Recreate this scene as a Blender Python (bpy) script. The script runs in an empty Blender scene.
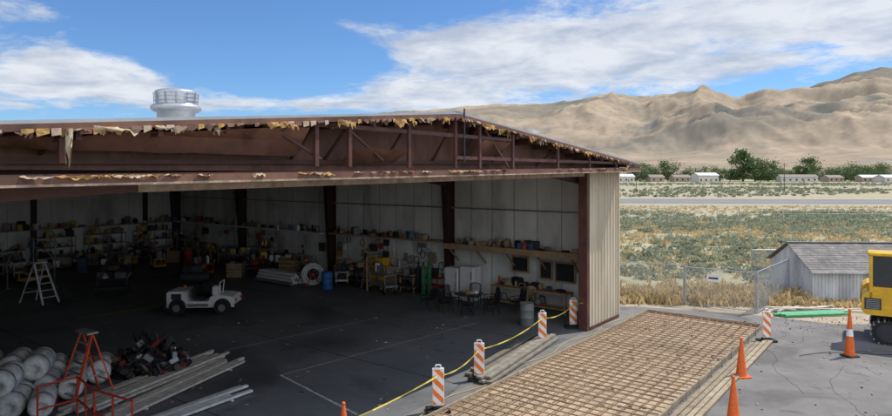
import bpy, math, random
import numpy as np
from mathutils import Vector, Matrix, noise
random.seed(7); rng=np.random.default_rng(5)
S=bpy.context.scene
COL=S.collection
# ---------------------------------------------------------------- materials
MATS={}
def mat(name,col,col2=None,scale=4.0,rough=0.8,metal=0.0,bump=0.0,bscale=None,island=0.0,detail=6,stretch=None,spec=0.3):
    if name in MATS: return MATS[name]
    m=bpy.data.materials.new(name); m.use_nodes=True
    nt=m.node_tree; N=nt.nodes; L=nt.links
    b=N['Principled BSDF']; b.inputs['Roughness'].default_value=rough; b.inputs['Metallic'].default_value=metal
    b.inputs['Specular IOR Level'].default_value=spec
    if col2 is None: col2=tuple(c*0.78 for c in col)
    tc=N.new('ShaderNodeTexCoord'); src=tc.outputs['Object']
    if stretch:
        mp=N.new('ShaderNodeMapping'); mp.inputs['Scale'].default_value=stretch; L.new(src,mp.inputs['Vector']); src=mp.outputs['Vector']
    n=N.new('ShaderNodeTexNoise'); n.inputs['Scale'].default_value=scale; n.inputs['Detail'].default_value=detail; n.inputs['Roughness'].default_value=0.65
    L.new(src,n.inputs['Vector'])
    r=N.new('ShaderNodeValToRGB'); r.color_ramp.elements[0].position=0.32; r.color_ramp.elements[1].position=0.68
    r.color_ramp.elements[0].color=(*col2,1); r.color_ramp.elements[1].color=(*col,1)
    L.new(n.outputs['Fac'],r.inputs['Fac']); out=r.outputs['Color']
    if island>0:
        g=N.new('ShaderNodeNewGeometry'); mr=N.new('ShaderNodeMapRange'); mr.inputs['To Min'].default_value=1-island; mr.inputs['To Max'].default_value=1+island
        L.new(g.outputs['Random Per Island'],mr.inputs['Value'])
        mx=N.new('ShaderNodeVectorMath'); mx.operation='SCALE'; L.new(out,mx.inputs[0]); L.new(mr.outputs['Result'],mx.inputs['Scale']); out=mx.outputs['Vector']
    L.new(out,b.inputs['Base Color'])
    if bump>0:
        n2=N.new('ShaderNodeTexNoise'); n2.inputs['Scale'].default_value=bscale or scale*4; n2.inputs['Detail'].default_value=5
        L.new(src,n2.inputs['Vector'])
        bp=N.new('ShaderNodeBump'); bp.inputs['Strength'].default_value=bump; bp.inputs['Distance'].default_value=0.05
        L.new(n2.outputs['Fac'],bp.inputs['Height']); L.new(bp.outputs['Normal'],b.inputs['Normal'])
    MATS[name]=m; return m
def transl(m,amt=0.3):
    nt=m.node_tree; b=nt.nodes['Principled BSDF']; o=nt.nodes['Material Output']
    t=nt.nodes.new('ShaderNodeBsdfTranslucent'); mx=nt.nodes.new('ShaderNodeMixShader'); mx.inputs[0].default_value=amt
    src=b.inputs['Base Color'].links[0].from_socket; nt.links.new(src,t.inputs['Color'])
    nt.links.new(b.outputs[0],mx.inputs[1]); nt.links.new(t.outputs[0],mx.inputs[2]); nt.links.new(mx.outputs[0],o.inputs['Surface'])
def stains(m,scale,lo,hi,amt,stretch=(1,1,1)):
    # large soft blotches multiplied over the base colour (oil, dust, damp)
    nt=m.node_tree; N=nt.nodes; L=nt.links; b=N['Principled BSDF']; src=b.inputs['Base Color'].links[0].from_socket
    tc=N.new('ShaderNodeTexCoord'); mp=N.new('ShaderNodeMapping'); mp.inputs['Scale'].default_value=stretch; L.new(tc.outputs['Object'],mp.inputs['Vector'])
    n=N.new('ShaderNodeTexNoise'); n.inputs['Scale'].default_value=scale; n.inputs['Detail'].default_value=8; n.inputs['Distortion'].default_value=.6; L.new(mp.outputs[0],n.inputs['Vector'])
    mr=N.new('ShaderNodeMapRange'); mr.interpolation_type='SMOOTHSTEP'; mr.inputs['From Min'].default_value=lo; mr.inputs['From Max'].default_value=hi; mr.inputs['To Min'].default_value=1; mr.inputs['To Max'].default_value=amt; L.new(n.outputs['Fac'],mr.inputs['Value'])
    v=N.new('ShaderNodeVectorMath'); v.operation='SCALE'; L.new(src,v.inputs[0]); L.new(mr.outputs[0],v.inputs['Scale']); L.new(v.outputs[0],b.inputs['Base Color'])

brown=mat('brown_steel',(0.125,0.055,0.040),(0.075,0.034,0.027),2.5,0.55,bump=0.15)
colbrown=mat('frame_steel',(0.065,0.03,0.025),(0.04,0.02,0.018),2.5,0.55,bump=0.15)
brownpanel=mat('brown_panel',(0.22,0.11,0.073),(0.12,0.06,0.043),1.6,0.6,bump=0.1,stretch=(1,1,0.3)); stains(brownpanel,1.1,.5,.65,.65,(1,1,.4))
tan=mat('tan_siding',(0.60,0.53,0.40),(0.48,0.41,0.30),1.3,0.6,stretch=(1,1,0.25)); stains(tan,.9,.5,.7,.85,(1,1,.2))
white_liner=mat('white_liner',(0.84,0.84,0.80),(0.64,0.63,0.58),0.9,0.7,bump=0.3,bscale=3,stretch=(1,1,0.35)); stains(white_liner,.6,.48,.68,.72,(1,1,.5))
roofgrey=mat('roof_metal',(0.45,0.46,0.47),(0.33,0.34,0.35),1.0,0.45,metal=0.3)
galv=mat('galvanised',(0.50,0.52,0.54),(0.38,0.40,0.42),3,0.40,metal=0.5)
cream=mat('cream_trim',(0.48,0.38,0.29),(0.24,0.16,0.11),3.5,0.7,bump=0.2)
floorm=mat('hangar_concrete',(0.175,0.18,0.19),(0.105,0.11,0.117),0.35,0.5,bump=0.05,bscale=3,detail=9); stains(floorm,.22,.5,.66,.55); stains(floorm,1.7,.6,.72,.6)
whitep=mat('white_paint',(0.80,0.80,0.78),(0.68,0.68,0.66),5,0.45)
linep=mat('line_paint',(0.60,0.60,0.58),(0.28,0.28,0.28),6,0.7)
ylinep=mat('yellow_line',(0.72,0.52,0.05),(0.45,0.33,0.05),6,0.7)
black=mat('black_rubber',(0.022,0.022,0.024),None,8,0.7)
dark=mat('dark_metal',(0.045,0.045,0.05),None,6,0.5)
steel=mat('steel',(0.42,0.43,0.44),(0.3,0.3,0.31),6,0.35,metal=0.6)
orange=mat('orange_plastic',(0.80,0.16,0.03),(0.62,0.11,0.025),9,0.5)
yellow=mat('yellow_paint',(0.78,0.46,0.03),(0.55,0.32,0.03),3,0.4)
redp=mat('red_paint',(0.58,0.05,0.03),(0.40,0.03,0.02),6,0.45)
greenp=mat('green_paint',(0.05,0.24,0.12),(0.04,0.16,0.08),5,0.5)
bluep=mat('blue_paint',(0.05,0.18,0.48),(0.04,0.12,0.35),5,0.5)
wood=mat('wood',(0.42,0.29,0.17),(0.28,0.18,0.10),3,0.75)
greywood=mat('weathered_wood',(0.62,0.58,0.50),(0.38,0.34,0.28),5,0.85,island=0.25)
card=mat('cardboard',(0.46,0.33,0.20),None,5,0.85)
glass=mat('dark_glass',(0.03,0.035,0.04),None,5,0.1,spec=0.8)
plastic_w=mat('wrapped_roll',(0.80,0.80,0.77),(0.45,0.46,0.44),5,0.4,bump=0.6,bscale=9)
ins_y=mat('yellow_insulation',(0.66,0.43,0.15),(0.34,0.19,0.08),7,0.95,bump=0.6,bscale=20); transl(ins_y,0.3)
ins_w=mat('insulation_facing',(0.74,0.64,0.47),(0.40,0.29,0.18),6,0.7,bump=0.3); transl(ins_w,0.3)

# ---------------------------------------------------------------- mesh builder
class MB:
    def __init__(s,name,loc=(0,0,0),rotz=0.0,parent=None):
        s.name=name;s.loc=loc;s.rotz=rotz;s.parent=parent;s.v=[];s.f=[];s.mi=[];s.sm=[];s.mats=[];s.M=Matrix.Identity(4)
    def mid(s,m):
        if m not in s.mats: s.mats.append(m)
        return s.mats.index(m)
    def add(s,vs,fs,m,smooth=False):
        o=len(s.v); k=s.mid(m)
        for v in vs: s.v.append(tuple(s.M@Vector(v)))
        for f in fs: s.f.append(tuple(i+o for i in f)); s.mi.append(k); s.sm.append(smooth)
    def hexa(s,p,m):
        s.add(p,[(0,3,2,1),(4,5,6,7),(0,1,5,4),(1,2,6,5),(2,3,7,6),(3,0,4,7)],m)
    def box(s,x0,x1,y0,y1,z0,z1,m):
        s.hexa([(x0,y0,z0),(x1,y0,z0),(x1,y1,z0),(x0,y1,z0),(x0,y0,z1),(x1,y0,z1),(x1,y1,z1),(x0,y1,z1)],m)
    def cbox(s,c,d,m,bev=0.0,rot=None):
        M0=s.M.copy(); s.M=s.M@Matrix.Translation(c)
        if rot: s.M=s.M@rot
        x,y,z=d[0]/2,d[1]/2,d[2]/2
        if bev<=0: s.box(-x,x,-y,y,-z,z,m)
        else:
            pts=[];b=min(bev,x*.45,y*.45,z*.45)
            def ring(xx,yy,zz,bb): return [(-xx+bb,-yy,zz),(xx-bb,-yy,zz),(xx,-yy+bb,zz),(xx,yy-bb,zz),(xx-bb,yy,zz),(-xx+bb,yy,zz),(-xx,yy-bb,zz),(-xx,-yy+bb,zz)]
            R=[ring(x-b,y-b,-z,b*0.6),ring(x,y,-z+b,b),ring(x,y,z-b,b),ring(x-b,y-b,z,b*0.6)]
            for r in R: pts+=r
            fs=[tuple(range(7,-1,-1)),tuple(range(24,32))]
            for k in range(3):
                for i in range(8):
                    j=(i+1)%8; fs.append((k*8+i,k*8+j,k*8+8+j,k*8+8+i))
            s.add(pts,fs,m)
        s.M=M0
    def beam(s,p0,p1,w,h,m,up=(0,0,1)):
        p0=Vector(p0);p1=Vector(p1);d=(p1-p0).normalized();u=Vector(up)
        if abs(d.dot(u))>0.98: u=Vector((1,0,0))
        x=d.cross(u).normalized();y=x.cross(d).normalized()
        q=[]
        for p in (p0,p1):
            for a,b in ((-1,-1),(1,-1),(1,1),(-1,1)): q.append(tuple(p+x*a*w/2+y*b*h/2))
        s.hexa(q,m)
    def cyl(s,p0,p1,r,m,r1=None,seg=12,cap=True):
        if r1 is None:r1=r
        p0=Vector(p0);p1=Vector(p1);d=(p1-p0).normalized();u=Vector((0,0,1))
        if abs(d.dot(u))>0.98:u=Vector((1,0,0))
        x=d.cross(u).normalized();y=x.cross(d)
        vs=[];
        for p,rr in ((p0,r),(p1,r1)):
            for i in range(seg):
                a=2*math.pi*i/seg; vs.append(tuple(p+x*math.cos(a)*rr+y*math.sin(a)*rr))
        s.add(vs,[(i,(i+1)%seg,seg+(i+1)%seg,seg+i) for i in range(seg)],m,True)
        if cap: s.add(vs,[tuple(range(seg))[::-1],tuple(range(seg,2*seg))],m)
    def lathe(s,c,prof,m,seg=28,smooth=True):
        vs=[]
        for r,z in prof:
            for i in range(seg):
                a=2*math.pi*i/seg; vs.append((c[0]+r*math.cos(a),c[1]+r*math.sin(a),c[2]+z))
        fs=[]
        for k in range(len(prof)-1):
            for i in range(seg):
                j=(i+1)%seg; fs.append((k*seg+i,k*seg+j,(k+1)*seg+j,(k+1)*seg+i))
        s.add(vs,fs,m,smooth)
    def tube(s,pts,r,m,seg=6):
        for a,b in zip(pts[:-1],pts[1:]): s.cyl(a,b,r,m,seg=seg)
    def prism(s,poly,y0,y1,m):
        n=len(poly); vs=[(x,y0,z) for x,z in poly]+[(x,y1,z) for x,z in poly]
        s.add(vs,[tuple(range(n)),tuple(range(2*n-1,n-1,-1))]+[(i,n+i,n+(i+1)%n,(i+1)%n) for i in range(n)],m)
    def done(s):
        me=bpy.data.meshes.new(s.name); me.from_pydata(s.v,[],s.f)
        for m in s.mats: me.materials.append(m)
        me.polygons.foreach_set('material_index',s.mi); me.polygons.foreach_set('use_smooth',s.sm); me.update()
        o=bpy.data.objects.new(s.name,me); COL.objects.link(o)
        o.location=s.loc; o.rotation_euler=(0,0,s.rotz)
        if s.parent: o.parent=s.parent
        return o
def empty(name,loc=(0,0,0),rotz=0):
    e=bpy.data.objects.new(name,None); COL.objects.link(e); e.location=loc; e.rotation_euler=(0,0,rotz); return e
def npmesh(name,V,F,m,loc=(0,0,0)):
    me=bpy.data.meshes.new(name); nv=len(V);nf=len(F)
    me.vertices.add(nv); me.vertices.foreach_set('co',V.astype(np.float32).ravel())
    me.loops.add(nf*4); me.loops.foreach_set('vertex_index',F.astype(np.int32).ravel())
    me.polygons.add(nf); me.polygons.foreach_set('loop_start',np.arange(0,nf*4,4,dtype=np.int32)); me.polygons.foreach_set('loop_total',np.full(nf,4,dtype=np.int32))
    me.update(calc_edges=True); me.materials.append(m)
    o=bpy.data.objects.new(name,me); COL.objects.link(o); o.location=loc; return o

# ---------------------------------------------------------------- frames
CX,CY=7.2,26.7
RH=math.atan2(0.605,-0.796)
def H(a,b,z=0.0):
    return Vector((CX-0.605*a-0.796*b, CY-0.796*a+0.605*b, z))
W=25.2; D=34.0
def rz(a): return 6.45+0.089*(a if a<W/2 else W-a)

# ---------------------------------------------------------------- ground
def ground_material():
    m=bpy.data.materials.new('dry_ground'); m.use_nodes=True; nt=m.node_tree;N=nt.nodes;L=nt.links;b=N['Principled BSDF'];b.inputs['Roughness'].default_value=0.95;b.inputs['Specular IOR Level'].default_value=0.1
    tc=N.new('ShaderNodeTexCoord')
    def ns(sc,det=8,st=None):
        n=N.new('ShaderNodeTexNoise');n.inputs['Scale'].default_value=sc;n.inputs['Detail'].default_value=det;n.inputs['Roughness'].default_value=0.65
        if st:
            mp=N.new('ShaderNodeMapping');mp.inputs['Scale'].default_value=st;L.new(tc.outputs['Object'],mp.inputs['Vector']);L.new(mp.outputs['Vector'],n.inputs['Vector'])
        else: L.new(tc.outputs['Object'],n.inputs['Vector'])
        return n
    a=ns(0.8,10);r=N.new('ShaderNodeValToRGB');e=r.color_ramp.elements;e[0].position=0.34;e[0].color=(0.27,0.235,0.15,1);e[1].position=0.66;e[1].color=(0.48,0.42,0.29,1)
    L.new(a.outputs['Fac'],r.inputs['Fac'])
    c=ns(0.012,9,(0.4,1.8,1));r2=N.new('ShaderNodeValToRGB');e=r2.color_ramp.elements;e[0].position=0.42;e[0].color=(0,0,0,1);e[1].position=0.58;e[1].color=(1,1,1,1)
    L.new(c.outputs['Fac'],r2.inputs['Fac'])
    mx=N.new('ShaderNodeMixRGB');mx.inputs['Color2'].default_value=(0.28,0.285,0.185,1);L.new(r.outputs['Color'],mx.inputs['Color1'])
    mm=N.new('ShaderNodeMath');mm.operation='MULTIPLY';mm.inputs[1].default_value=0.7;L.new(r2.outputs['Color'],mm.inputs[0]);L.new(mm.outputs[0],mx.inputs['Fac'])
    L.new(mx.outputs['Color'],b.inputs['Base Color'])
    return m
gm=ground_material()
g=MB('ground'); R=14000
g.add([(-R,-3000,0),(R,-3000,0),(R,R,0),(-R,R,0)],[(0,1,2,3)],gm); g.done()

asph=mat('asphalt',(0.22,0.21,0.20),(0.14,0.135,0.13),0.5,0.9,bump=0.4,bscale=40,detail=14); stains(asph,.35,.5,.62,.72); stains(asph,1.6,.6,.7,.7)
m=MB('asphalt_apron')
m.add([(-60,-30,0.01),(60,-30,0.01),(60,24.9,0.01),(15.5,25.4,0.01),(13.0,27.1,0.01),(8.5,28.8,0.01),(-60,28.8,0.01)],[tuple(range(7))],asph); m.done()
crackm=mat('asphalt_crack',(0.05,0.05,0.05),None,5,0.9)
m=MB('asphalt_cracks')
for k in range(9):
    p=Vector((random.uniform(7,18),random.uniform(13,24),0.014)); ang=random.choice([0.1,1.6,2.2])
    for i in range(20):
        ang+=random.uniform(-.35,.35); q=p+Vector((math.cos(ang),math.sin(ang),0))*0.3
        d=(q-p).normalized();n=Vector((-d.y,d.x,0))*random.uniform(.003,.008)
        m.add([p-n,p+n,q+n,q-n],[(0,1,2,3)],crackm); p=q
m.done()
road=mat('road_asphalt',(0.22,0.22,0.22),(0.17,0.17,0.17),0.3,0.9)
m=MB('highway_road')
m.add([(-400,160,0.02),(600,88,0.02),(600,112,0.02),(-400,190,0.02)],[(0,1,2,3)],road)
m.done()
m=MB('highway_shoulder')
sh=mat('road_shoulder',(0.44,0.385,0.28),(0.33,0.285,0.20),0.6,0.95)
m.add([(-400,154,0.012),(600,83,0.012),(600,118,0.012),(-400,197,0.012)],[(0,1,2,3)],sh); m.done()
m=MB('road_marking')
for off in (10.5,11.2):
    m.add([(-400,160+off+3,0.028),(600,88+off,0.028),(600,88+off+.25,0.028),(-400,160+off+3.25,0.028)],[(0,1,2,3)],ylinep)
m.done()
dirtm=mat('gravel_dirt',(0.46,0.39,0.29),(0.30,0.25,0.18),2.0,0.95,bump=0.5,bscale=20)
m=MB('dirt_strip'); m.add([(6,28.7,0.006),(13.0,26.9,0.006),(15.5,25.3,0.006),(60,24.7,0.006),(60,29.4,0.006),(17,30.6,0.006),(8,32,0.006)],[tuple(range(7))],dirtm); m.done()
m=MB('dirt_track'); m.add([(20,78,.008),(120,66,.008),(120,68.5,.008),(20,80.5,.008)],[(0,1,2,3)],sh); m.done()
m=MB('loose_gravel')
for i in range(420):
    k=random.random()
    if k<.5: x=random.uniform(8,18); y=random.uniform(13,25)
    else: x=random.uniform(12,19); y=random.uniform(24.3,26.5)
    s_=random.uniform(.015,.05); m.cbox((x,y,.01+s_*.3),(s_*1.4,s_,s_*.7),random.choice([dirtm,dirtm,crackm]),s_*.2,Matrix.Rotation(random.random()*3,4,'Z'))
m.done()

# ---------------------------------------------------------------- hangar
hg=empty('aircraft_hangar',(CX,CY,0),RH)
def HP(name): return MB(name,parent=hg)
p=HP('floor_slab'); p.box(0,D,0,W,-0.2,0.02,floorm); p.done()
def ribwall(mb,axis,fixed,u0,u1,z0,zf,pitch,dep,m,sign=1):
    u=u0;prof=[]
    while u<u1-1e-6:
        for du,o in ((0,0),(pitch*.62,0),(pitch*.72,dep),(pitch*.9,dep)):
            if u+du<u1: prof.append((u+du,o*sign))
        u+=pitch
    prof.append((u1,0))
    vs=[]
    for uu,o in prof:
        for z in (z0,zf(uu)):
            vs.append((fixed+o,uu,z) if axis=='y' else (uu,fixed+o,z))
    mb.add(vs,[(2*i,2*i+2,2*i+3,2*i+1) for i in range(len(prof)-1)],m)
p=HP('exterior_siding')
ribwall(p,'x',0.0,0,D,0,lambda u:6.38,0.3,0.04,tan,-1)
ribwall(p,'x',W,0,D,0,lambda u:6.38,0.3,0.04,tan,1)
ribwall(p,'y',D,0,W,0,lambda u:rz(u)-.08,0.3,0.04,tan,1)
ribwall(p,'y',-0.02,0.0,2.9,0,lambda u:6.1,0.29,0.04,tan,-1)
ribwall(p,'y',-0.02,23.3,W,0,lambda u:6.1,0.29,0.04,tan,-1)
p.done()
p=HP('interior_liner')
def seamwall(mb,axis,fixed,u0,u1,z0,zf,pitch,m,sg):
    u=u0
    while u<u1-.05:
        e=min(u+pitch-.03,u1)
        mid=(u+e)/2
        vs=[]; nz=6
        for j in range(nz+1):
            for uu,o in ((u,0),(mid,sg*.06*(.6+noise.noise(Vector((u,j*.9,1))))),(e,0)):
                zz=z0+(zf(uu)-z0)*j/nz
                vs.append((fixed+o,uu,zz) if axis=='y' else (uu,fixed+o,zz))
        fs=[]
        for j in range(nz):
            for i in range(2): fs.append((j*3+i,j*3+i+1,j*3+i+4,j*3+i+3))
        mb.add(vs,fs,m,True)
        u+=pitch
seamwall(p,'x',0.14,0.1,D-.1,0.02,lambda u:6.3,1.22,white_liner,1)
seamwall(p,'x',W-.14,0.1,D-.1,0.02,lambda u:6.3,1.22,white_liner,-1)
seamwall(p,'y',D-.14,0.1,W-.1,0.02,lambda u:rz(u)-.25,1.22,white_liner,-1)
p.box(0.05,D-.05,0.06,0.12,0.02,6.3,steel); p.box(0.05,D-.05,W-.12,W-.06,0.02,6.3,steel); p.box(D-.12,D-.06,0.15,W-.15,0.02,6.3,steel)
for y0,y1 in ((.2,W/2),(W-.2,W/2)):
    p.hexa([(.3,y0,rz(y0)-.34),(D-.2,y0,rz(y0)-.34),(D-.2,y1,rz(y1)-.34),(.3,y1,rz(y1)-.34),(.3,y0,rz(y0)-.315),(D-.2,y0,rz(y0)-.315),(D-.2,y1,rz(y1)-.315),(.3,y1,rz(y1)-.315)],white_liner)
p.done()
p=HP('front_jambs')
p.box(0.02,0.3,2.95,3.12,0.0,6.1,brown); p.box(-0.06,0.02,2.9,3.12,0,6.1,brown)
p.box(0.02,0.3,23.1,23.28,0.0,6.1,brown); p.box(0.02,0.06,0.05,2.94,0.02,6.1,dark); p.box(0.02,0.06,23.3,W-.05,0.02,6.1,dark)
p.box(-0.075,-0.0,-0.05,0.06,0,6.3,tan); p.box(-.09,-.062,.07,2.88,0.0,.14,brown)
p.done()
p=HP('steel_frames')
for b in (0.55,8.5,17.0,25.5,33.5):
    for sy in (0,1):
        def Y(a): return a if sy==0 else W-a
        zt=6.08
        p.hexa([(b-.02,Y(.17),0.02),(b+.02,Y(.17),0.02),(b+.02,Y(.50),0.02),(b-.02,Y(.50),0.02),(b-.02,Y(.17),zt),(b+.02,Y(.17),zt),(b+.02,Y(.95),zt),(b-.02,Y(.95),zt)],colbrown)
        p.hexa([(b-.15,Y(.50),0.02),(b+.15,Y(.50),0.02),(b+.15,Y(.53),0.02),(b-.15,Y(.53),0.02),(b-.15,Y(.95),zt),(b+.15,Y(.95),zt),(b+.15,Y(.98),zt),(b-.15,Y(.98),zt)],colbrown)
        p.box(b-.15,b+.15,min(Y(.21),Y(.24)),max(Y(.21),Y(.24)),0.02,zt,colbrown)
        y0,y1=Y(.5),W/2
        zt0,zt1=rz(.5)-.35,rz(W/2)-.35
        p.hexa([(b-.13,y0,zt0-.75),(b+.13,y0,zt0-.75),(b+.13,y0,zt0),(b-.13,y0,zt0),(b-.13,y1,zt1-.45),(b+.13,y1,zt1-.45),(b+.13,y1,zt1),(b-.13,y1,zt1)],colbrown)
for a in (2.7,9.7,15.5,22.5): p.box(D-.5,D-.25,a-.12,a+.12,0.02,rz(a)-.4,colbrown)
p.box(0.3,D-.6,0.25,0.31,4.3,4.36,steel)
p.done()
p=HP('purlins')
for k in range(1,21):
    a=k*1.2
    p.box(-0.88,D-.1,a-.04,a+.04,rz(a)-.29,rz(a)-.10,brown)
p.done()
p=HP('roof')
for y0,y1 in ((-.05,W/2),(W+.05,W/2)):
    z0=rz(max(0,min(y0,W)))-.0; z1=rz(W/2)
    p.hexa([(-.95,y0,z0-.05),(D+.1,y0,z0-.05),(D+.1,y1,z1-.05),(-.95,y1,z1-.05),(-.95,y0,z0),(D+.1,y0,z0),(D+.1,y1,z1),(-.95,y1,z1)],roofgrey)
    p.hexa([(-.97,y0,z0-.15),(-.90,y0,z0-.15),(-.90,y1,z1-.15),(-.97,y1,z1-.15),(-.97,y0,z0-.052),(-.90,y0,z0-.052),(-.90,y1,z1-.052),(-.97,y1,z1-.052)],brownpanel)
    n=70
    for i in range(n):
        if random.random()<.6:
            f0=i/n; f1=(i+random.uniform(.5,1.0))/n; h=random.uniform(.02,.09)
            ya,yb=y0+(y1-y0)*f0,y0+(y1-y0)*f1; za,zb=z0+(z1-z0)*f0,z0+(z1-z0)*f1
            p.add([(-.985,ya,za-.12),(-.985,yb,zb-.12),(-1.0,yb,zb-.15-h*random.random()),(-1.0,ya,za-.15-h)],[(0,1,2,3)],random.choice([brownpanel,brown,brownpanel,cream,ins_y]))
p.box(-.96,D,W/2-.12,W/2+.12,rz(W/2)+.0,rz(W/2)+.03,galv)
p.done()
p=HP('front_header')
ribwall(p,'y',0.0,0.0,W,6.06,lambda u:rz(u)-.08,0.9,0.03,brownpanel,-1)
def tilt(a): return 6.20-0.0125*a
def tb(b0,b1,a0,a1,dz0,dz1,m,e0=None):
    l0=dz0 if e0 is None else e0
    p.hexa([(b0,a0,tilt(a0)+dz0),(b1,a0,tilt(a0)+dz0),(b1,a1,tilt(a1)+l0),(b0,a1,tilt(a1)+l0),(b0,a0,tilt(a0)+dz1),(b1,a0,tilt(a0)+dz1),(b1,a1,tilt(a1)+dz1),(b0,a1,tilt(a1)+dz1)],m)
tb(-.92,-.1,-.05,W,-.07,-.02,brown)
tb(-.96,-.921,-.05,W,-.08,.05,brownpanel)
tb(-.90,-.80,0,W,-.0,.07,brown)
tb(-.972,-.962,-.05,W,-.10,-.065,cream)
tb(0.02,0.12,3.15,20.3,-.25,-.10,cream)
tb(0.02,0.14,20.32,W-2,-.24,-.10,brown,-.36)
tb(0.15,0.30,3.15,W-2,-.22,-.06,brown)
tb(-.12,-.04,0,W,.22,.30,brown)
p.done()
p=HP('pediment_frame')
for a in (2.2,4.6,7.0,9.8,11.5,12.6,14.4,16.3,17.2,21.8):
    p.box(-.86,-.78,a-.045,a+.045,6.15,rz(a)-.15,brown)
    p.beam((-.82,a,rz(a)-.2),(-.05,a,6.3),.05,.05,brown)
for a0,a1,z in ((9.8,17.2,6.98),(0.5,12.6,6.42)):
    p.beam((-.8,a0,z),(-.8,a1,z),.06,.09,brown)
p.beam((-.8,10.0,6.2),(-.8,11.2,rz(11.2)-.25),.04,.05,brown)
p.beam((-.75,17.0,6.3),(-.75,18.3,6.9),.04,.05,brown); p.beam((-.75,15.2,6.3),(-.75,16.2,6.9),.04,.05,brown)
p.beam((-.97,12.4,rz(12.4)+.12),(-.97,12.4,6.3),.03,.03,dark)
for a0,a1,z0,z1 in ((17.4,25.0,6.35,6.9),(10.0,11.4,6.5,6.9),(14.5,16.2,6.25,6.55)):
    n=14; vs=[]
    for i in range(n+1):
        a=a0+(a1-a0)*i/n
        for j,z in enumerate((z0,(z0+z1)/2,z1)):
            z_=min(z,rz(a)-.22); vs.append((-.45-.22*j+.05*noise.noise(Vector((a*1.3,j,2))),a,z_+.05*noise.noise(Vector((a*2,j,5)))))
    p.add(vs,[(i*3+j,i*3+3+j,i*3+4+j,i*3+1+j) for i in range(n) for j in range(2)],brownpanel)
p.done()
p=HP('torn_insulation')
def flap(b,a,z,w,l,m):
    nu,nv=9,6; vs=[];ph=random.uniform(0,9);cur=random.uniform(-.1,.35);sk=random.uniform(-.4,.4)
    low=[max(.1,0.6+0.5*noise.noise(Vector((i*.8+ph,ph,0)))+random.uniform(-.35,.4)) for i in range(nu)]
    for j in range(nv):
        t=j/(nv-1)
        for i in range(nu):
            s=i/(nu-1)
            vs.append((b-cur*t*t*.3+.03*math.sin(s*5+ph+t*3), a+(s-.5)*w*(1-.3*t)+sk*t*l+random.uniform(-.01,.01), z-l*t*low[i]-.02*abs(math.sin(s*7+ph))))
    p.add(vs,[(j*nu+i,j*nu+i+1,(j+1)*nu+i+1,(j+1)*nu+i) for j in range(nv-1) for i in range(nu-1)],m,True)
a=0.3
while a<25:
    if random.random()<.9:
        big=random.random()
        l=random.uniform(.04,.12) if big<.78 else random.uniform(.12,.26)
        flap(random.uniform(-.98,-.75),a,rz(a)-.12,random.uniform(.1,.45),l,random.choice([ins_y,ins_y,ins_w,ins_w,brownpanel,cream]))
    a+=random.uniform(.06,.28)
for a,l,w,mm in ((21.75,.50,.10,ins_w),(21.1,.12,.75,ins_w),(20.3,.10,.5,ins_w),(22.9,.14,.5,ins_y),(16.5,.16,.6,ins_y),(10.6,.24,.4,ins_y),(11.3,.16,.6,ins_y),(8.9,.2,.5,ins_y),(7.2,.16,.5,ins_y),(13.1,.2,.4,ins_y),(18.3,.12,.4,ins_y),(14.9,.2,.5,ins_y),(13.9,.14,.6,ins_w),(5.2,.16,.5,ins_y)):
    flap(-.99,a,rz(a)-.12,w,l,mm)
for k in range(60):
    a=random.uniform(1,24.5); flap(-.98,a,tilt(a)+.06,random.uniform(.1,.6),random.uniform(.02,.07),random.choice([ins_w,cream,ins_y,brownpanel]))
for k in range(40):
    a=random.uniform(3,24); p.cbox((random.uniform(-.8,-.2),a,tilt(a)+.02),(random.uniform(.1,.3),random.uniform(.1,.4),.04),random.choice([cream,ins_y,brownpanel]),.01)
p.done()
p=HP('roof_ventilator')
vx,vy=12.3,12.6; zb=rz(12.6)-.05
p.lathe((vx,vy,zb),[(.66,0),(.68,.80),(.82,.84),(.90,.92),(.91,1.00),(.86,1.06),(.74,1.10),(.72,1.15),(.76,1.55),(.74,1.60),(.6,1.66),(.3,1.69),(0.001,1.70)],galv,36)
for z_ in (1.22,1.36,1.48): p.lathe((vx,vy,zb),[(.735,z_),(.765,z_+.012),(.74,z_+.024)],galv,36)
for k in range(12):
    t=k*math.pi/6; p.beam((vx+.76*math.cos(t),vy+.76*math.sin(t),zb+1.12),(vx+.79*math.cos(t),vy+.79*math.sin(t),zb+1.54),.02,.03,steel)
p.box(vx-.8,vx+.8,vy-.8,vy+.8,zb-.1,zb+.12,galv)
p.done()
p=HP('wall_shelf')
p.box(1.2,8.2,0.34,1.25,2.55,2.62,wood); p.box(1.2,8.2,1.25,1.29,2.42,2.68,wood)
for b in (1.6,3.2,4.8,6.4,8.0): p.beam((b,.34,1.75),(b,1.2,2.5),.06,.06,wood)
p.box(8.9,16.6,0.34,1.0,2.62,2.70,wood)
p.box(17.4,33,0.34,.95,2.55,2.63,whitep)
p.box(D-.95,D-.55,.5,13,2.55,2.6,wood)
p.done()
p=HP('window_frames')
for b0,b1,z0,z1 in ((4.05,4.95,1.5,2.25),(1.75,2.75,1.25,2.15),(2.85,3.5,1.3,2.15)):
    p.box(b0,b1,.33,.37,z0,z1,wood); p.box(b0+.07,b1-.07,.37,.38,z0+.07,z1-.07,glass)
p.done()

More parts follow.
